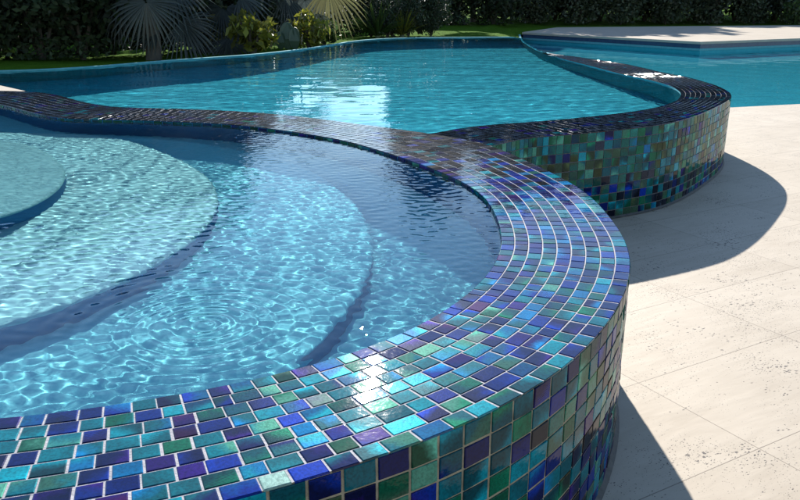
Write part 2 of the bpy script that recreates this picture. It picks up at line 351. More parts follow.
def pick(w, dark=0.40):
    k = list(w); a = random.choices(k, [w[q] for q in k])[0]
    near = dict(navy=['royal','teal','violet'], royal=['sky','navy','violet'], violet=['plum','royal','navy','royal','sky'], plum=['violet','navy'], teal=['aqua','navy','jade'], aqua=['teal','sky','mint'],
                sky=['aqua','royal'], mint=['aqua','teal','teal','jade'], jade=['teal','mint','moss'], pale=['mint','lilac'], lilac=['royal','sky'], black=['slate'], olive=['moss','sea'],
                moss=['jade','sea','olive'], copper=['olive','gold'], sea=['teal','moss'], steel=['slate','black'], slate=['black','steel'], gold=['mint','teal'], rose=['gold','violet'])
    b = random.choice(near[a]); j = lambda c: tuple(np.clip(np.array(HUE[c]) * random.uniform(0.75, 1.3) * dark, 0, 0.9))
    ca, cb = np.array(j(a)), np.array(j(b)); q = random.random()
    if q < 0.25: cb = ca * random.uniform(0.9, 1.5)
    else: ca, cb = ca * random.uniform(0.35, 0.9), cb * random.uniform(0.9, 1.6)
    sat = lambda c: tuple(np.clip(c.mean() + (c - c.mean()) * 1.3, 0.002, 0.85))
    return sat(ca), sat(cb)
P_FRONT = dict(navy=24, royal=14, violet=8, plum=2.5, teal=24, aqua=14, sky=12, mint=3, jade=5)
P_GLINT = dict(navy=11, royal=11, violet=6, plum=2, teal=18, aqua=20, sky=13, mint=9, pale=3)  # brighter tiles around the sun glint: its shimmer put into the colours
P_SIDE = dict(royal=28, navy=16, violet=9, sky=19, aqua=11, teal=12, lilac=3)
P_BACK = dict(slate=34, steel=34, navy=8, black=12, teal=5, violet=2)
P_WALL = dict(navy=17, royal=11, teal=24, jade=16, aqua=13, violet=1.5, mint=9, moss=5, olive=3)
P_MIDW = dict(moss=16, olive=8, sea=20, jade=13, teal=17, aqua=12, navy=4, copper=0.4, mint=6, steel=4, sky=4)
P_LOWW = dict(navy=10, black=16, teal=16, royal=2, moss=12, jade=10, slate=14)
def mixp(a, b, t): return a if random.random() > t else b

def lay_rim(S, rows, du, gap, zf, pal, u0=0.0, u1=None, skip=None, drift=0.009, th=0.0018):
    T = Tiles(); u1 = S.len if u1 is None else u1; u = u0; joints = [u]
    while u < u1 - du * 0.6:
        u += du * random.uniform(0.82, 1.2); joints.append(min(u, u1))
    joints = np.array(joints)
    ph = rng.uniform(0, 6.28, (rows + 1, 2))
    for r in range(rows):
        sh = drift * (np.sin(joints * 1.9 + ph[r, 0]) + 0.7 * np.sin(joints * 4.3 + ph[r, 1])) + rng.normal(0, du * 0.035, len(joints))
        J = joints + sh
        if not S.closed: J[0], J[-1] = joints[0], joints[-1]
        else: J[-1] = J[0] + S.len
        for i in range(len(J) - 1):
            a, b = J[i] + gap[0] / 2 * random.uniform(0.6, 1.6), J[i + 1] - gap[0] / 2 * random.uniform(0.6, 1.6)
            if b - a < 0.012: continue
            w = float(S.width((a + b) / 2)); g = gap[1] / 2 / max(w, 0.05)
            t0, t1 = r / rows + g * random.uniform(0.8, 1.3), (r + 1) / rows - g * random.uniform(0.8, 1.3)
            if t1 <= t0: continue
            q = S.pos(np.array([a, b, b, a]), np.array([t0, t0, t1, t1]))
            if skip is not None and skip(q.mean(0)): continue
            z = zf((a + b) / 2) - th
            C = np.c_[q, np.full(4, z)]
            if np.cross(C[1] - C[0], C[2] - C[1])[2] < 0: C = C[::-1]
            ca, cb = pick(pal(q.mean(0), (r + 0.5) / rows))
            T.add(C, (0, 0, 1), th, ca, cb)
    return T
def lay_wall(S, t, z0, z1, rows, du, gap, pal, keep, th=0.004, sign=1.0, dark=0.42):
    T = Tiles(); u = 0.0; J = [0.0]
    while u < S.len - du * 0.6: u += du * random.uniform(0.9, 1.1); J.append(min(u, S.len))
    for i in range(len(J) - 1):
        for r in range(rows):
            a = J[i] + gap / 2; b = J[i + 1] - gap / 2
            q = S.pos(np.array([a, b]), np.array([t, t])); c = q.mean(0)
            if not keep(c): continue
            za = z0 + (z1 - z0) * r / rows + gap / 2 + rng.normal(0, 0.0006); zb = z0 + (z1 - z0) * (r + 1) / rows - gap / 2 + rng.normal(0, 0.0006)
            d = q[1] - q[0]; n = np.array([d[1], -d[0], 0]); n /= np.linalg.norm(n); n *= sign
            q = q - n[:2] * 0.0
            C = np.array([[*q[0], za], [*q[1], za], [*q[1], zb], [*q[0], zb]]) - n * th
            if np.dot(np.cross(C[1] - C[0], C[2] - C[1]), n) < 0: C = C[::-1]
            ca, cb = pick(pal(c, (r + 0.5) / rows), dark); T.add(C, n, th, ca, cb, tilt=0.02)
    return T

# pool outline (water side), used to tell dry wall from wet wall
i_tip = int(np.argmin(np.linalg.norm(spa_out - np.array([0.16, 4.6]), axis=1)))
SLAB = [(-3.25, 6.86), (-3.69, 7.31), (-5.2, 8.05), (-6.4, 8.3), (-9.5, 8.3), (-9.5, 4.0), (-5.6, 4.2)]

# ---- spa wall
spa = empty('spa_wall', (0.55, 1.9, 0)); spa.location = (0, 0, 0)
tag(spa, 'round spa wall in the foreground faced with shiny blue and green mosaic, pale grout on its rim', 'pool wall')
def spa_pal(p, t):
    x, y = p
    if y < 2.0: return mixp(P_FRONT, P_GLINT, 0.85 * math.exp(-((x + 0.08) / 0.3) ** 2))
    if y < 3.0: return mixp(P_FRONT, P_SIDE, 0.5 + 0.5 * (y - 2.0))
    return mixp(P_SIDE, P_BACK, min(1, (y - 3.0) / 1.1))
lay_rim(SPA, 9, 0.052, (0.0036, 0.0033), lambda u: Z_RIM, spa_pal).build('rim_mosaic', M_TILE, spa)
on_deck = lambda c: (c[1] < 4.6 and c[0] > 0.2) or c[1] < 2.2
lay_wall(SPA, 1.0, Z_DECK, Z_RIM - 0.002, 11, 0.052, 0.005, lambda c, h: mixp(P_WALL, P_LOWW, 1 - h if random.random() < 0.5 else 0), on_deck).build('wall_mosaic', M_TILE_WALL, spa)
wl = lay_wall(SPA, 0.0, Z_RIM - 0.105, Z_RIM - 0.003, 2, 0.072, 0.006, lambda c, h: dict(teal=4, jade=3, navy=3), lambda c: True, sign=-1.0).build('waterline_mosaic', M_TILE_WALL, spa); receiver(wl)
gz = Z_RIM - 0.0016
link('rim_grout', ribbon('rim_grout', z_(SPA.edge(0, 0.003), gz), z_(SPA.edge(1, -0.003), gz), True), M_GROUT_W, spa)
link('wall_grout', ribbon('wall_grout', z_(SPA.edge(1, -0.003), gz), z_(SPA.edge(1, -0.003), -1.15), True), M_GROUT_B, spa)
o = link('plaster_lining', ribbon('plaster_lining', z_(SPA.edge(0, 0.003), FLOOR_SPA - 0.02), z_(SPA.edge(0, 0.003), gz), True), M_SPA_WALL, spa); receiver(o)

# ---- pool wall
pw = empty('pool_wall'); tag(pw, 'winding pool wall behind the spa, green and brown mosaic face above the deck, wet dark rim', 'pool wall')
so_poly = SPA.edge(1.0, -0.004)
skip = lambda c: bool(inside(so_poly, np.array([c[0]]), np.array([c[1]]))[0])
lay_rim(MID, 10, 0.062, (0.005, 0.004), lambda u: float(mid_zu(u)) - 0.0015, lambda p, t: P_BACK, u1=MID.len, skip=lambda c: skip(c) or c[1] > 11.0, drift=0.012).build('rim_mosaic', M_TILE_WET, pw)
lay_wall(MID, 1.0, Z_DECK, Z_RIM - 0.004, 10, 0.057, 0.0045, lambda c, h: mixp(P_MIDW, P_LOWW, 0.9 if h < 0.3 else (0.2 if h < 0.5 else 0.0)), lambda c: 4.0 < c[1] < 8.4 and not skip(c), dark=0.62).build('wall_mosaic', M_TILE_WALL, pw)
mg = mid_z - 0.005
kt = int(np.argmax(mi[:, 1] > 11.6))
link('rim_grout', ribbon('rim_grout', z_(MID.edge(0, 0.003), mg)[:kt + 1], z_(MID.edge(1, -0.003), mg)[:kt + 1], False), M_GROUT_D, pw)
receiver(link('submerged_sill', ribbon('submerged_sill', z_(MID.edge(0, 0.003), mg)[kt:], z_(MID.edge(1, -0.003), mg)[kt:], False), M_POOL_PL, pw))
link('wall_grout', ribbon('wall_grout', z_(MID.edge(1, -0.003), mg)[:kt + 1], z_(MID.edge(1, -0.003), -1.6)[:kt + 1], False), M_GROUT_D, pw)
receiver(link('outer_lining', ribbon('outer_lining', z_(MID.edge(1, -0.003), mg)[kt:], z_(MID.edge(1, -0.003), -1.6)[kt:], False), M_POOL_PL, pw))
o = link('plaster_lining', ribbon('plaster_lining', z_(MID.edge(0, 0.003), FLOOR_POOL - 0.02), z_(MID.edge(0, 0.003), mg), False), M_POOL_WALL, pw); receiver(o)

M_JOINT = noisy('dark_sealant', (0.05, 0.05, 0.052), (0.09, 0.088, 0.085), 40, 0.7)
def base_joint(S, a, b, parent):
    A, B = z_(S.edge(1, -0.002)[a:b], Z_DECK + 0.016), z_(S.edge(1, 0.014)[a:b], Z_DECK + 0.005)
    link('base_joint', ribbon('base_joint', A, B, False), M_JOINT, parent)
e_ = SPA.edge(1.0); f_ = np.nonzero((e_[:, 1] < 4.1) & (e_[:, 0] > -1.5) & (e_[:, 0] < 1.2))[0]
cut = np.nonzero(np.diff(f_) > 1)[0]; f_ = np.split(f_, cut + 1); f_ = max(f_, key=len); base_joint(SPA, f_[0], f_[-1], spa)
e_ = MID.edge(1.0); f_ = np.nonzero((e_[:, 1] < 8.4) & (e_[:, 1] > 4.22))[0]; base_joint(MID, f_[0], f_[-1], pw)

# ---- far edge of the pool: lined wall and a thin pale coping
edge_line = np.vstack([far, [(2.75, 18.5), (3.3, 22.0), (3.72, 25.0)]]); edge_line = smooth(resample(edge_line, 0.1), 3)
ez = np.interp(edge_line[:, 1], [0, 15.9, 17.5, 25], [Z_RIM, Z_RIM, 0.25, 0.12])
en = -normals(edge_line)                       # outwards, away from the water
pe = empty('pool_edge'); tag(pe, 'thin pale blue rim running along the far side of the pool below the lawn', 'pool edge')
w_ = 0.05
o = link('plaster_lining', ribbon('plaster_lining', z_(edge_line, np.full(len(ez), -1.6)), z_(edge_line, ez - 0.012), False), M_POOL_WALL, pe); receiver(o)
V = [z_(edge_line - en * 0.008, ez - 0.012), z_(edge_line - en * 0.008, ez), z_(edge_line + en * w_, ez), z_(edge_line + en * w_, ez - 0.3)]
n = len(edge_line); Vv = np.vstack(V); i = np.arange(n - 1)
Q = np.vstack([np.c_[i + k * n, i + 1 + k * n, i + 1 + (k + 1) * n, i + (k + 1) * n] for k in range(3)])
link('coping', mesh_np('coping', Vv, Q), M_COPING, pe)

# ---- spa floor and the three rounded steps
def disc(name, P, z0, z1, m, label):
    n = len(P); R = 0.025; nb = 5
    c = P.mean(0); rings = [z_(P, z0)]
    nr = -normals(P, True) if np.dot(normals(P, True)[0], P[0] - c) < 0 else normals(P, True)
    for k in range(nb + 1):
        a = k / nb * pi / 2; rings.append(z_(P - nr * R * (1 - cos(a)), z1 - R + R * sin(a)))
    ri = receiver(link('riser', ribbon('riser', rings[0], rings[1], True), M_SPA_WALL)); rings = rings[1:]  # riser shade painted in with the darker blue
    V = np.vstack(rings + [[(*c, z1)]]); F = []
    for r in range(len(rings) - 1):
        for i in range(n): F.append((r * n + i, r * n + (i + 1) % n, (r + 1) * n + (i + 1) % n, (r + 1) * n + i))
    b = (len(rings) - 1) * n
    for i in range(n): F.append((b + i, b + (i + 1) % n, len(V) - 1))
    me = mesh(name, V, F); me.polygons.foreach_set('use_smooth', np.array([len(p.vertices) == 4 for p in me.polygons])); me.update()
    o = receiver(link(name, me, m)); ri.parent = o; tag(o, label, 'pool step', 'rounded steps inside the spa'); return o
def ring_from(trace, dep, extra, sig):
    P = np.array([under(x, y, Z_SPA, Z_SPA - dep)[:2] for x, y in trace]); P = np.vstack([P, extra])
    P = smooth(resample(P, 0.03, True), sig, True)
    if np.cross(P[5] - P[0], P.mean(0) - P[0]) < 0: P = P[::-1]
    return P
fl = polygon_mesh('spa_floor', [tuple(p) for p in SPA.edge(0, 0.05)[::3]], FLOOR_SPA); o = receiver(link('spa_floor', fl, M_SPA_PL)); tag(o, kind='structure')
st1 = ring_from(S1, DEP[0], [(-1.85,2.55),(-2.4,2.3),(-3.2,2.4),(-3.8,3.0),(-3.9,3.8),(-3.4,4.5),(-2.8,4.72)], 7)
st2 = ring_from(S2, DEP[1], [(-1.5,1.75),(-2.0,1.58),(-3.2,1.85),(-4.1,2.6),(-4.55,3.6),(-4.4,4.8),(-3.6,5.4)], 7)
st3 = np.array([under(x, y, Z_SPA, Z_SPA - DEP[2])[:2] for x, y in S3])
st3 = np.vstack([[(-1.1,4.72),(-0.85,4.5)], st3, [(-0.42,1.68),(-0.62,1.54),(-0.95,1.46),(-1.6,1.42),(-2.4,1.42),(-3.3,1.7),(-4.2,2.5),(-4.75,3.5),(-4.7,4.9),(-4.0,5.7),(-2.6,5.05),(-1.6,4.98)]])
st3 = smooth(resample(st3, 0.03, True), 5, True)
if np.cross(st3[5] - st3[0], st3.mean(0) - st3[0]) < 0: st3 = st3[::-1]
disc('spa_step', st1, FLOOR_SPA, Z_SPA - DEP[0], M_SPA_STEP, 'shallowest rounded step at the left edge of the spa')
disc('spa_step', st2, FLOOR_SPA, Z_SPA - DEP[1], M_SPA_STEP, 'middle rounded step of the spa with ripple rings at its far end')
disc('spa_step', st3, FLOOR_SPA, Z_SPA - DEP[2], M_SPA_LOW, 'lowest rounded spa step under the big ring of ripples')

# ---- water
def waves(n, k0, k1, amp, elong=1.0, seed=1):
    r = np.random.default_rng(seed); k = r.uniform(k0, k1, n); a = r.uniform(0, 2 * pi, n); p = r.uniform(0, 6.28, n)
    def f(X, Y):
        Z = np.zeros_like(X)
        for i in range(n): Z += amp / k[i] ** 2 * np.sin(k[i] * (X * cos(a[i]) / elong + Y * sin(a[i])) + p[i])
        return Z
    return f
def rings(cx, cy, k, amp, r0):
    def f(X, Y):
        d = np.hypot(X - cx, Y - cy); return amp / k ** 2 * np.sin(k * d) * np.exp(-(d / r0) ** 2) * np.clip(d / 0.03, 0, 1)
    return f
def water(name, poly, xs, ys, z, fs, m, far_soft=None):
    X, Y = np.meshgrid(xs, ys); Z = np.full_like(X, z)
    for f in fs: Z += f(X, Y)
    ny, nx = X.shape; cx = (X[:-1, :-1] + X[1:, 1:]) / 2; cy = (Y[:-1, :-1] + Y[1:, 1:]) / 2
    keep = inside(poly, cx, cy); j, i = np.nonzero(keep); b = j * nx + i
    Q = np.c_[b, b + 1, b + nx + 1, b + nx]
    used = np.unique(Q); mp = np.zeros(nx * ny, np.int32); mp[used] = np.arange(len(used))
    V = np.c_[X.ravel(), Y.ravel(), Z.ravel()][used]
    o = link(name, mesh_np(name, V, mp[Q], True), m); o.cycles.is_caustics_caster = True
    return tag(o, kind='structure')
c1 = at(205, 325, Z_SPA); c2 = at(95, 160, Z_SPA)
spa_poly = SPA.edge(0.0, 0.03)
xs = np.r_[np.arange(-5.3, -2.9, 0.02), np.arange(-2.9, 0.6, 0.005)]; ys = np.arange(1.1, 6.5, 0.005)
fine = waves(44, 95, 230, 0.72, 1.2, 3)
calm = lambda X, Y: fine(X, Y) * (1 - 0.95 * np.exp(-(np.hypot(X - c1[0], Y - c1[1]) / 0.26) ** 2)) * (1 - 0.5 * np.exp(-(np.hypot(X - c2[0], Y - c2[1]) / 0.25) ** 2))
water('spa_water', spa_poly, xs, ys, Z_SPA, [calm, waves(8, 12, 40, 0.06, 1.3, 4), rings(c1[0], c1[1], 132, 14.0, 0.34), rings(c2[0], c2[1], 100, 5.0, 0.24)], M_WATER)
pool_poly = np.vstack([SPA.edge(1, -0.06)[i_tip:i_tip + 1]])
# main pool outline: along the spa wall leftwards, the raised slab, the far edge, back down the pool wall
so = SPA.edge(0.8); k0 = int(np.argmin(np.linalg.norm(so - np.array([0.05, 4.5]), axis=1))); k1 = int(np.argmin(np.linalg.norm(so - np.array([-3.1, 6.45]), axis=1)))
seg = so[k0:k1 + 1] if k1 > k0 else np.vstack([so[k0:], so[:k1 + 1]])
if len(seg) > len(so) / 2: seg = (so[k1:k0 + 1] if k0 > k1 else np.vstack([so[k1:], so[:k0 + 1]]))[::-1]
far_in = far[(far[:, 0] > -6.3)] + np.array([0, 0.03])
pool_poly = np.vstack([seg, [(-3.4, 6.9), (-3.85, 7.4), (-5.2, 8.25), (-6.35, 8.45)], far_in, [(2.41, 15.8)], MID.edge(0.5)[::-1]])
water('pool_water', pool_poly, np.arange(-6.6, 3.0, 0.024), np.r_[np.arange(4.2, 9, 0.022), np.arange(9, 16, 0.035)], Z_POOL, [waves(26, 14, 60, 0.09, 1.6, 5), waves(20, 45, 75, 0.16, 1.3, 6), waves(10, 4, 12, 0.02, 1.0, 8)], M_WATER2)
D0, D1 = at(740, 107, Z_DECK)[:2], at(800, 104, Z_DECK)[:2]
dv = (D1 - D0) / np.linalg.norm(D1 - D0); DL = D0 - dv * 1.55; DR = D0 + dv * 14
PC, PL, PR = np.array([7.4, 19.85]), np.array([3.78, 25.05]), np.array([10.66, 21.5])
low_poly = np.array([DL + [0, -.05], DR + [0, -.05], (19, 26), (14, 30), (4, 28), (3.7, 25.1), (2.9, 19.5), (2.40, 15.9)] + [tuple(p) for p in MID.edge(0.6)[::-1] if p[1] > DL[1]])
water('lower_pool_water', low_poly, np.arange(1.9, 19, 0.05), np.arange(8.6, 28, 0.05), Z_LOW, [waves(24, 10, 45, 0.07, 1.6, 9)], M_WATER2)
def floor_sheet(name, x0, x1, y0, y1, z, m):
    o = receiver(link(name, mesh(name, [(x0, y0, z), (x1, y0, z), (x1, y1, z), (x0, y1, z)], [(0, 1, 2, 3)]), m)); return tag(o, kind='structure')
floor_sheet('pool_floor', -9.0, 2.95, 4.3, 17, FLOOR_POOL, M_POOL_PL)
floor_sheet('lower_pool_floor', 1.9, 22, 8.6, 30, FLOOR_LOW, M_POOL_PL)

# ---- deck
mo_ = MID.edge(0.5); a0 = int(np.argmin(np.linalg.norm(mo_ - DL, axis=1)))
so5 = SPA.edge(0.5); b0 = int(np.argmin(np.linalg.norm(so5 - mo_[int(np.argmin(np.abs(mo_[:, 1] - 4.45)))], axis=1)))
b1 = int(np.argmin(np.linalg.norm(so5 - np.array([-5.3, 4.3]), axis=1)))
segA = so5[b1:b0 + 1] if b0 > b1 else np.vstack([so5[b1:], so5[:b0 + 1]])
if segA[:, 1].min() > 1.5: segA = (so5[b0:b1 + 1] if b1 > b0 else np.vstack([so5[b0:], so5[:b1 + 1]]))[::-1]
mi0 = int(np.argmin(np.abs(mo_[:, 1] - 4.45)))
deck_poly = [(-12, 4.25)] + [tuple(p) for p in segA[::3]] + [tuple(p) for p in mo_[mi0:a0 + 1:3]] + [tuple(DL), tuple(DR), (DR[0] + 3, -8), (-12, -8)]
o = link('deck', polygon_mesh('deck', deck_poly, Z_DECK), M_DECK); tag(o, kind='structure')
e0, e1 = DL - dv * 0.5, DR
o = link('deck_edge', mesh('deck_edge', [(*e0, Z_DECK - 0.004), (*e1, Z_DECK - 0.004), (*e1, -1.6), (*e0, -1.6)], [(0, 1, 2, 3)]), M_POOL_WALL); receiver(o); tag(o, kind='structure')
# raised stone slab between the spa and the pool on the left
n = len(SLAB); pm = polygon_mesh('raised_deck', SLAB, Z_RIM - 0.012); V = [tuple(v.co) for v in pm.vertices]; F = [tuple(p.vertices) for p in pm.polygons]
V += [(x, y, -1.2) for x, y in SLAB]; F += [(i, (i + 1) % n, n + (i + 1) % n, n + i) for i in range(n)]
o = link('raised_deck', mesh('raised_deck', V, F), M_STONE); receiver(o); tag(o, kind='structure')

# ---- stone terrace across the lower pool
tr = empty('terrace', (7.4, 19.85, 0)); tag(tr, 'flat cream stone terrace with a side coloured shadow dark standing over the far right pool', 'terrace')
tl = Matrix.Translation((-7.4, -19.85, 0))
TOP = [tuple(PL), tuple(PC), tuple(PR), (21, 27.0), (22, 31.5), (15, 30.9), (5.6, 28.9)]
def prism(name, P, z0, z1, m, inset=0.0):
    c = np.mean(P, 0); P = [tuple(np.array(p) + (c - np.array(p)) / np.linalg.norm(c - np.array(p)) * inset) for p in P]
    n = len(P); V = [(x, y, z1) for x, y in P] + [(x, y, z0) for x, y in P]
    F = [tuple(range(n))] + [(i, n + i, n + (i + 1) % n, (i + 1) % n) for i in range(n)]
    me = mesh(name, V, F); me.transform(tl); return link(name, me, m, tr)
prism('stone_slab', TOP, 0.125, 0.185, M_STONE)
prism('shaded_side_band', TOP, 0.02, 0.125, M_FASCIA, 0.03)  # side band coloured dark for the shadow below the slab
prism('waterline_trim', TOP, -0.03, 0.02, M_COPING, 0.01)
receiver(prism('base_wall', TOP, -1.6, -0.03, M_POOL_WALL, 0.04))
# curved bench under the lower pool's water beside the pool wall
bk = [p for p in MID.edge(1.0, 0.002) if 9.2 < p[1] < 11.6]
if len(bk) > 4:
    bk = np.array(bk); nb_ = normals(bk); wv = 0.55 * np.sin(np.linspace(0, pi, len(bk)))[:, None] + 0.12
    A = bk; B = bk + nb_ * wv; z1 = -0.28
    me = ribbon('bench', z_(A, z1), z_(B, z1), False); bm_ = [tuple(v.co) for v in me.vertices]
    k = len(bk); F = [(i, i + 1, k + i + 1, k + i) for i in range(k - 1)] + [(k + i, k + i + 1, 2 * k + i + 1, 2 * k + i) for i in range(k - 1)]
    bm_ += [(p[0], p[1], -1.5) for p in B]
    o = receiver(link('underwater_bench', mesh('underwater_bench', bm_, F), M_POOL_PL)); tag(o, 'curved teal bench under the far water against the winding pool wall', 'bench')

# ---- lawn and ground
front = np.vstack([[(-70, 9.5), (-30, 8.6)], edge_line + en * (w_ - 0.01), [(5.5, 29.0), (15, 31.0), (22, 31.6), (70, 33)]])
lz = np.interp(front[:, 0], [-80, 1.9, 2.9, 3.75, 80], [0.44, 0.44, 0.22, 0.10, 0.10]); lz = np.minimum(lz, np.interp(front[:, 1], [0, 15.9, 17.5, 25], [0.485, 0.485, 0.235, 0.105]))
ts = np.r_[0, np.geomspace(0.4, 200, 26)]; V = []; n = len(front)
for t in ts:
    for k in range(n):
        p = front[k]; bl = min(1, t / 12); V.append((p[0] * (1 + t / 60), p[1] + t, lz[k] * (1 - bl) + bl * 0.2 + (0.03 * sin(p[0] * 1.3 + t) if t > 1 else 0)))
F = [(r * n + i, r * n + i + 1, (r + 1) * n + i + 1, (r + 1) * n + i) for r in range(len(ts) - 1) for i in range(n - 1)]
o = link('lawn', mesh('lawn', V, F, True), M_LAWN); tag(o, kind='structure')
o = link('ground', mesh('ground', [(-300, -200, -1.75), (300, -200, -1.75), (300, 400, -1.75), (-300, 400, -1.75)], [(0, 1, 2, 3)]), M_SOIL); tag(o, kind='structure')
def lawn_z(x, y): return 0.44 if (x < 2 and y < 20) else 0.2

# ------------------------------------------------------------ plants
def leaf_cloud(name, cen, rad, count, size, seed, clumps=14, long=1.8, squash=0.75):
    r = np.random.default_rng(seed)
    cc = r.normal(0, 1, (clumps, 3)); cc /= np.linalg.norm(cc, axis=1)[:, None]; cc *= (r.uniform(0.25, 0.8, clumps) ** 0.7)[:, None]
    ci = r.integers(0, clumps, count); p = cc[ci] + r.normal(0, 0.21, (count, 3))
    ln = np.linalg.norm(p, axis=1); p /= np.maximum(1, ln)[:, None]
    P = np.array(cen) + p * np.array(rad)
    d = r.normal(0, 1, (count, 3)); d[:, 2] -= 0.25; d /= np.linalg.norm(d, axis=1)[:, None]
    e = np.cross(d, r.normal(0, 1, (count, 3))); e /= np.linalg.norm(e, axis=1)[:, None]
    s = size * r.uniform(0.6, 1.35, count)[:, None]
    V = np.stack([P - d * s * long / 2, P + e * s / 2 - d * s * .1, P + d * s * long / 2, P - e * s / 2 - d * s * .1], 1).reshape(-1, 3)
    V[:, 2] = np.maximum(V[:, 2], 0.01)
    me = mesh_np(name, V, np.arange(count * 4).reshape(-1, 4))
    tone = np.repeat(r.uniform(0.45, 1.5, count) * (0.8 + 0.4 * r.random(clumps)[ci]), 4); pcolor(me, 'leaf_tone', np.c_[tone, tone, tone * r.uniform(.9, 1.1)])
    return me
def tube(P, R, seg=7):
    P = np.asarray(P, float); V = []; F = []
    for i, p in enumerate(P):
        t = P[min(i + 1, len(P) - 1)] - P[max(i - 1, 0)]; t /= np.linalg.norm(t); a = np.cross(t, (0.3, 0.9, 0.1)); a /= np.linalg.norm(a); b = np.cross(t, a)
        for k in range(seg): V.append(p + R[i] * (a * cos(2 * pi * k / seg) + b * sin(2 * pi * k / seg)))
    for i in range(len(P) - 1):
        for k in range(seg): F.append((i * seg + k, i * seg + (k + 1) % seg, (i + 1) * seg + (k + 1) % seg, (i + 1) * seg + k))
    return V, F
def tubes(name, L):
    V = []; F = []
    for P, R in L:
        v, f = tube(P, R); F += [tuple(i + len(V) for i in q) for q in f]; V += v
    return mesh(name, V, F, True)
def copy_tree(root, loc, rz, sc, label=None, group=None):
    c = root.copy(); COL.objects.link(c); c.location = loc; c.rotation_euler = (0, 0, rz); c.scale = sc
    if label: c['label'] = label
    if group: c['group'] = group
    for ch in list(root.children):
        d = ch.copy(); COL.objects.link(d); d.parent = c
        for g in ch.children:
            h = g.copy(); COL.objects.link(h); h.parent = d
    return c
def ground_at(px, dist): return ((px - 400) / FPX * dist, dist)

def tree_proto(h, w, seed):
    r = random.Random(seed); t = empty('tree')
    lim = [([(0, 0, -0.1), (r.uniform(-.1, .1), r.uniform(-.1, .1), h * .3), (r.uniform(-.25, .25), r.uniform(-.2, .2), h * .75)], [h * .022, h * .017, h * .006])]
    for k in range(5):
        a = r.uniform(0, 6.28); z = h * r.uniform(.2, .5); lim.append(([(0, 0, z), (cos(a) * w * .15, sin(a) * w * .15, z + h * .12), (cos(a) * w * .36, sin(a) * w * .36, z + h * .2)], [h * .01, h * .008, h * .003]))
    link('trunk', tubes('trunk', lim), M_BARK, t)
    link('crown', leaf_cloud('crown', (0, 0, h * 0.60), (w / 2, w / 2, h * 0.42), 2600, 0.24, seed, 26), M_LEAF_D, t)
    return t
G_T = 'tall trees beyond the hedges'; L_T = 'tall dark tree rising behind the hedges past the pools'
protos = [tree_proto(6.0, 3.6, 21), tree_proto(6.4, 3.3, 22), tree_proto(6.2, 3.9, 23)]
spots = [(-150,25,1.15),(-60,25,1.1),(30,24.5,1.2),(110,25,1.15),(172,25.5,1.1),(208,25,1.0),
         (428,33,.88),(470,33.5,.9),(530,34,.95),(578,44,1.1),(625,44,1.15),(682,44,1.15),(735,44,1.2),(830,44,1.15),(930,44,1.15),
         (-120,35,1.7),(0,34,1.7),(85,34,1.65),(160,35,1.6),(198,34,1.3),
         (425,44,1.75),(455,45,1.75),(515,44,1.75),(520,54,2.2),(565,54,2.2),(605,55,2.2),(700,55,2.2),(810,55,2.2),(650,54,2.2),(760,54,2.2),(860,54,2.2),(545,45,1.75)]
first = set()
for k, (px, d, s) in enumerate(spots):
    p = protos[k % 3]; x, y = ground_at(px, d); rz = random.uniform(0, 6.28); w = s if s < 1.5 else (s * 0.78 if s < 2 else s * .72)
    tag(p, L_T, 'tree', G_T)
    if k < 3: p.location = (x, y, lawn_z(x, y) - .05); p.rotation_euler = (0, 0, rz); p.scale = (w, w, s)
    else: copy_tree(p, (x, y, lawn_z(x, y) - .05), rz, (w, w, s))

def shrub_proto(name, h, w, n, size, m, seed, label, group, cat='shrub', long=1.8):
    t = empty(name); r = random.Random(seed)
    link('stems', tubes('stems', [([(0, 0, -.05), (cos(a) * w * .12, sin(a) * w * .12, h * .35), (cos(a + .4) * w * .3, sin(a + .4) * w * .3, h * .75)], [.03, .022, .008]) for a in [r.uniform(0, 6.28) for _ in range(7)]]), M_BARK, t)
    link('foliage', leaf_cloud('foliage', (0, 0, h * .5), (w / 2, w / 2, h * .52), n, size, seed, 18, long), m, t)
    return tag(t, label, cat, group)
def scatter(p, L, label=None, group=None):
    for k, (px, d, s) in enumerate(L):
        x, y = ground_at(px, d); rz = random.uniform(0, 6.28); loc = (x, y, lawn_z(x, y) - .03); sc = (s * random.uniform(.92, 1.15), s * random.uniform(.92, 1.15), s * random.uniform(.9, 1.08))
        if k == 0: p.location = loc; p.rotation_euler = (0, 0, rz); p.scale = sc
        else: copy_tree(p, loc, rz, sc)
dk = shrub_proto('shrub', 2.0, 2.0, 6500, .055, M_LEAF_D, 31, 'dense dark shrub in the shaded row behind the left lawn', 'dark shrubs behind the left lawn')
scatter(dk, [(-110, 11.4, 1.1), (-45, 11.3, 1.05), (6, 11.6, 1.1), (52, 11.5, 1.0), (92, 11.9, 1.05), (122, 13.2, 1.15), (165, 13.2, 1.1), (205, 14.2, 1.15), (245, 14.8, 1.0)])
dc = shrub_proto('shrub', 1.9, 2.0, 5000, .06, M_LEAF_D, 33, 'low dark shrub standing behind the middle of the far pool edge', 'dark shrubs behind the far pool edge')
scatter(dc, [(392, 18.6, .72), (418, 19.8, .8), (372, 17.8, .6), (408, 17.6, .52), (388, 17.0, .45), (430, 18.2, .5), (300, 18.6, .75), (335, 20.5, .85), (275, 17.2, .75)])
hb = shrub_proto('hedge_shrub', 2.7, 2.8, 6000, .09, M_LEAF_D, 35, 'big dark hedge shrub in the back row beyond the lawn', 'hedge shrubs at the back of the garden')
scatter(hb, [(px, random.uniform(22.4, 24), random.uniform(.9, 1.05)) for px in (-160, -90, -20, 50, 120, 190, 262)] + [(px, random.uniform(24, 25.5), random.uniform(.86, .95)) for px in (318, 368)] + [(px, random.uniform(30, 31), random.uniform(.86, .95)) for px in (410, 450, 490)])
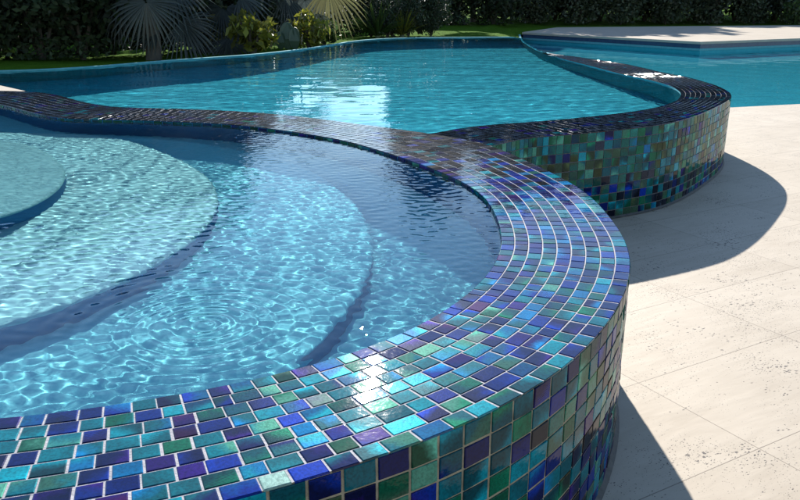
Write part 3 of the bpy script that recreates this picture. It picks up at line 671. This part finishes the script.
hr = shrub_proto('hedge_shrub', 2.9, 3.0, 5500, .095, M_LEAF_P, 37, 'tall shrub with small pale leaves behind the far terrace', 'pale leaved shrubs behind the terrace')
scatter(hr, [(px, random.uniform(33, 34), random.uniform(.72, .85)) for px in (528, 570, 612, 655, 697, 740, 782, 830, 880, 940)])
hd = shrub_proto('hedge_shrub', 3.2, 3.2, 3000, .16, M_LEAF_D, 39, 'dark shrub filling the gaps behind the pale leaved hedge', 'dark shrubs behind the pale leaved hedge')
scatter(hd, [(px, random.uniform(35.5, 37), random.uniform(.95, 1.15)) for px in (500, 548, 592, 635, 676, 720, 760, 806, 855, 910)])
# small sunlit shrubs with a look of their own
ys_ = shrub_proto('shrub', .62, .75, 420, .07, M_LEAF_Y, 41, 'small yellow green shrub under the fan palm right of the left lawn', None, long=2.2); x, y = ground_at(258, 12.6); ys_.location = (x, y, .42)
y2 = shrub_proto('shrub', .6, .7, 380, .06, M_LEAF_Y, 43, 'small yellow shrub right of the dark paddle plant at the pool edge', None, long=2.2); x, y = ground_at(312, 14.0); y2.location = (x, y, .42)
y3 = shrub_proto('shrub', .5, .7, 300, .06, M_LEAF_M, 45, 'low greenish brown shrub beside the bright patch of lawn', None, long=2.0); x, y = ground_at(326, 15.0); y3.location = (x, y, .42)
rb = shrub_proto('shrub', 1.05, 1.5, 900, .08, M_LEAF_M, 47, 'small round light green bush at the right end of the terrace', None); x, y = ground_at(786, 31.6); rb.location = (x, y, .18)

def blade_mesh(name, L):                      # pointed folded blades: (base, tip direction, length, width, droop)
    V = []; F = []; T = []
    for b, d, ln, wd, dr in L:
        b = np.array(b, float); d = np.array(d, float); d /= np.linalg.norm(d); s = np.cross(d, (0, 0, 1)); s = s / (np.linalg.norm(s) + 1e-6); u = np.cross(s, d)
        i = len(V); tone = random.uniform(.7, 1.25)
        for q, wq in ((0, .35), (.3, 1), (.65, .8), (1, .04)):
            c = b + d * ln * q - np.array([0, 0, 1]) * dr * q * q
            V += [c - s * wd * wq / 2 + u * wd * wq * .25, c, c + s * wd * wq / 2 + u * wd * wq * .25]; T += [tone, tone * .8, tone]
        for r in range(3):
            for k in range(2): F.append((i + r * 3 + k, i + r * 3 + k + 1, i + r * 3 + k + 4, i + r * 3 + k + 3))
    me = mesh(name, V, F); pcolor(me, 'leaf_tone', np.c_[T, T, T]); return me
def spiky(name, n, ln, wd, m, label, loc, up=(.3, 1.3), cat='plant'):
    t = empty(name); L = []
    for k in range(n):
        a = random.uniform(0, 6.28); e = random.uniform(*up); L.append(((cos(a) * .04, sin(a) * .04, .05), (cos(a) * cos(e), sin(a) * cos(e), sin(e)), ln * random.uniform(.75, 1.15), wd, ln * .12))
    link('leaves', blade_mesh('leaves', L), m, t); link('stem', tubes('stem', [([(0, 0, -.1), (0, 0, .05), (0, 0, .12)], [.05, .05, .03])]), M_STEM, t)
    t.location = loc; return tag(t, label, cat)
x, y = ground_at(378, 16.8); spiky('yucca', 70, .75, .06, M_LEAF_M, 'spiky green yucca like plant behind the pool edge beside the lawn patch', (x, y, .42))
x, y = ground_at(402, 17.2); spiky('ornamental_grass', 90, .62, .03, M_LEAF_Y, 'tuft of dry yellowish grass right of the spiky plant', (x, y, .42), (.5, 1.4))
# paddle leaved plant
t = empty('paddle_plant'); L = []
V = []; F = []; T = []
for (dx, dz, r_, h_) in ((0, .0, .12, .44), (.12, -.06, .09, .36), (-.11, -.1, .08, .3)):
    i = len(V); m_ = 14
    for k in range(m_):
        a = 2 * pi * k / m_; V.append((dx + r_ * sin(a) * (1 - .12 * cos(a)), dz * .2 + .02 * cos(2 * a), h_ / 2 + (h_ / 2) * -cos(a))); T.append(1)
    V += [(v[0], v[1] + .035, v[2]) for v in V[i:i + m_]]; T += [1] * m_
    F += [tuple(range(i, i + m_)), tuple(range(i + 2 * m_ - 1, i + m_ - 1, -1))] + [(i + k, i + m_ + k, i + m_ + (k + 1) % m_, i + (k + 1) % m_) for k in range(m_)]
me = mesh('pads', V, F); pcolor(me, 'leaf_tone', np.ones((len(me.vertices), 3)))
link('pads', me, leaf_material('dull_green_pad', (0.045, 0.08, 0.05), .5, 0.0), t); x, y = ground_at(291, 13.3); t.location = (x, y, .42)
tag(t, 'dull green paddle shaped cactus between the two yellow shrubs', 'cactus')

# fan palms
def fan(name, R, spread, n, m, parent, hub, axis, face, droop=.25):
    # blades radiate from the hub in the plane whose normal is face, centred on axis
    axis = Vector(axis).normalized(); face = Vector(face).normalized(); side = axis.cross(face).normalized(); face = side.cross(axis)
    V = []; F = []; T = []
    for k in range(n):
        a = (k + .5) / n * spread - spread / 2; a += random.uniform(-.02, .02); d = axis * cos(a) + side * sin(a); q = side * cos(a) - axis * sin(a)
        ln = R * (1 - .18 * (abs(a) / (spread / 2)) ** 2) * random.uniform(.9, 1.06); hw = R * spread / n * .40; i = len(V); tone = random.uniform(.65, 1.3)
        for s_, wq in ((.03, .06), (.45, .46), (.68, .40), (1, .02)):
            c = Vector(hub) + d * ln * s_ + Vector((0, 0, -1)) * droop * R * s_ ** 3
            for e, f in ((-1, .22), (0, 0), (1, .22)): V.append(tuple(c + q * hw * wq * 2 * e * .5 + face * hw * wq * f)); T.append(tone * (.82 if e == 0 else 1))
        for r in range(3):
            for e in range(2): F.append((i + r * 3 + e, i + r * 3 + e + 1, i + r * 3 + e + 4, i + r * 3 + e + 3))
    me = mesh(name, V, F); pcolor(me, 'leaf_tone', np.c_[T, T, T]); return link(name, me, m, parent)
def palm(loc, th, leaves, label):
    t = empty('fan_palm', loc)
    link('trunk', tubes('trunk', [([(0, 0, -.1), (.02, 0, th * .5), (0, .02, th)], [.12, .11, .08])]), M_BARK, t)
    for R, spread, n, m, hub, axis, face in leaves:
        f = fan('frond', R, spread, n, m, t, hub, axis, face)
        h = Vector(hub); link('stalk', tubes('stalk', [([(0, 0, th - .05), h * .5 + Vector((0, 0, th * .5 + .12)), h], [.022, .016, .010])]), M_STEM, f)
    for k in range(6):                           # younger and older fans round the crown
        a = random.uniform(0, 6.28); hub = (cos(a) * random.uniform(.3, .65), abs(sin(a)) * .45, th + random.uniform(-.15, .45))
        f = fan('frond', random.uniform(.4, .58), random.uniform(2.4, 3.4), 17, random.choice([M_FAN, M_FAN, M_FAN_Y]), t, hub, (cos(a), .2 * sin(a), random.uniform(-1, .3)), (random.uniform(-.5, .5), -1, random.uniform(.1, .9)), random.uniform(.2, .5))
        link('stalk', tubes('stalk', [([(0, 0, th - .05), (hub[0] * .5, hub[1] * .5, th + .1), hub], [.022, .016, .010])]), M_STEM, f)
    return tag(t, label, 'palm')
def rel(px, py, d, base): p = sight(px, py); p = np.array([0, 0, HC]) + p * (d / p[1]); return tuple(p - np.array(base))
b1 = (*ground_at(160, 11.9), .42)
b1 = (b1[0], b1[1], .42)
palm(b1, .55, [(.62, 4.4, 28, M_FAN, rel(146, 2, 11.4, b1), (.05, 0, -1), (.1, -1, .35)), (.62, 3.6, 24, M_FAN, rel(128, -12, 11.8, b1), (-1, 0, -.25), (-.2, -1, .5)),
     (.66, 3.4, 24, M_FAN, rel(172, -14, 11.8, b1), (.9, -.1, -.2), (0, -1, .6)), (.5, 2.6, 16, M_FAN, rel(158, 30, 11.9, b1), (-.9, -.3, -.25), (0, -.6, .8)),
     (.7, 3.8, 26, M_FAN, rel(150, -38, 12.1, b1), (0, .2, 1), (0, -1, .1)), (.6, 3.2, 20, M_FAN, rel(182, 22, 12.1, b1), (.6, -.2, -.7), (.2, -1, .3))],
     'grey green fan palm with large drooping fans above the left lawn')
b2 = (*ground_at(212, 13.6), .42)
palm(b2, .6, [(.62, 3.2, 20, M_FAN, rel(222, 8, 13.2, b2), (-.5, -.2, -.8), (-.2, -1, .3)), (.62, 3.4, 22, M_FAN_Y, rel(232, 22, 13.2, b2), (-.4, -.2, -.9), (.3, -1, .5)),
     (.6, 3.2, 20, M_FAN, rel(240, -4, 13.4, b2), (.9, -.1, -.3), (0, -1, .5)), (.55, 3.0, 18, M_FAN, rel(205, 28, 13.4, b2), (-.7, -.2, -.6), (0, -.8, .6)),
     (.6, 3.2, 20, M_FAN, rel(215, -30, 13.7, b2), (-.2, 0, 1), (0, -1, .2)), (.6, 3.0, 20, M_FAN, rel(228, 38, 13.0, b2), (.2, -.4, -.7), (.1, -1, .6))],
     'fan palm with pale grey and straw coloured fans, behind the small yellow shrub')
b3 = (*ground_at(300, 15.2), .42)
palm(b3, .9, [(.8, 3.0, 22, M_FAN_Y, rel(328, -12, 14.6, b3), (.5, -.1, -.9), (.1, -1, .4)), (.8, 3.4, 24, M_FAN, rel(285, -4, 14.8, b3), (-.6, -.1, -.8), (0, -1, .4)),
     (.75, 3.2, 22, M_FAN, rel(305, 0, 14.9, b3), (.1, -.2, -1), (.1, -1, .2)), (.75, 3.2, 22, M_FAN, rel(268, 4, 15.0, b3), (-.8, 0, -.3), (0, -.8, .6)), (.7, 3.4, 22, M_FAN, rel(300, -36, 15.2, b3), (.1, .1, 1), (0, -1, .1))],
     'fan palm with one yellowed hanging fan above the pool edge')
# slender bare trunks at the back
def pole_tree(px, d, h, r, label):
    t = empty('slender_tree', (*ground_at(px, d), .15)); link('trunk', tubes('trunk', [([(0, 0, -.1), (.05, 0, h * .5), (.12, 0, h)], [r, r * .85, r * .5])]), M_BARK, t)
    link('crown', leaf_cloud('crown', (.1, 0, h * .95), (.8, .8, .7), 400, .16, int(px) + 900, 8), M_LEAF_D, t); tag(t, label, 'tree')
pole_tree(436, 27.0, 4.2, .06, 'slender bare trunk left of the bright lawn strip')
pole_tree(17, 13.2, 3.6, .035, 'thin upright stem among the left shrubs, nearest the picture edge')
pole_tree(30, 13.4, 3.8, .04, 'thin upright stem among the left shrubs, second from the edge')
pole_tree(798, 32, 4.5, .12, 'slim trunk at the right end behind the round bush')

# ------------------------------------------------------------ light, sky, camera
EL, AZ = radians(28), math.atan2(-.04, .98)
wd = bpy.data.worlds.new('World'); SC.world = wd; wd.use_nodes = True; nt = wd.node_tree
sky = nt.nodes.new('ShaderNodeTexSky'); sky.sky_type = 'NISHITA'; sky.sun_disc = False; sky.sun_elevation = EL; sky.sun_rotation = AZ; sky.dust_density = 0.0; sky.ozone_density = 1.0
nt.links.new(sky.outputs[0], nt.nodes['Background'].inputs['Color']); nt.nodes['Background'].inputs['Strength'].default_value = 0.095
sl = bpy.data.lights.new('sun', 'SUN'); sl.energy = 5.0; sl.angle = radians(0.5); sl.color = (1.0, 0.95, 0.87); sl.cycles.is_caustics_light = True
so_ = bpy.data.objects.new('sun', sl); COL.objects.link(so_)
so_.rotation_euler = Vector((-sin(AZ) * cos(EL), -cos(AZ) * cos(EL), -sin(EL))).to_track_quat('-Z', 'Y').to_euler()
cd = bpy.data.cameras.new('camera'); co = bpy.data.objects.new('camera', cd); COL.objects.link(co); SC.camera = co
co.location = (0, 0, HC); co.rotation_euler = (pi / 2 - TH, 0, 0); cd.sensor_width = 36; cd.lens = 36 * FPX / 800; cd.clip_end = 1000; cd.clip_start = 0.05
vs = SC.view_settings; vs.view_transform = 'Standard'; vs.look = 'None'; vs.exposure = 1.0; vs.gamma = 1.0; vs.use_curve_mapping = False
SC.cycles.max_bounces = 10; SC.cycles.transmission_bounces = 8; SC.cycles.caustics_reflective = False; SC.cycles.caustics_refractive = True
SC.cycles.sample_clamp_indirect = 6.0; SC.cycles.use_denoising = True
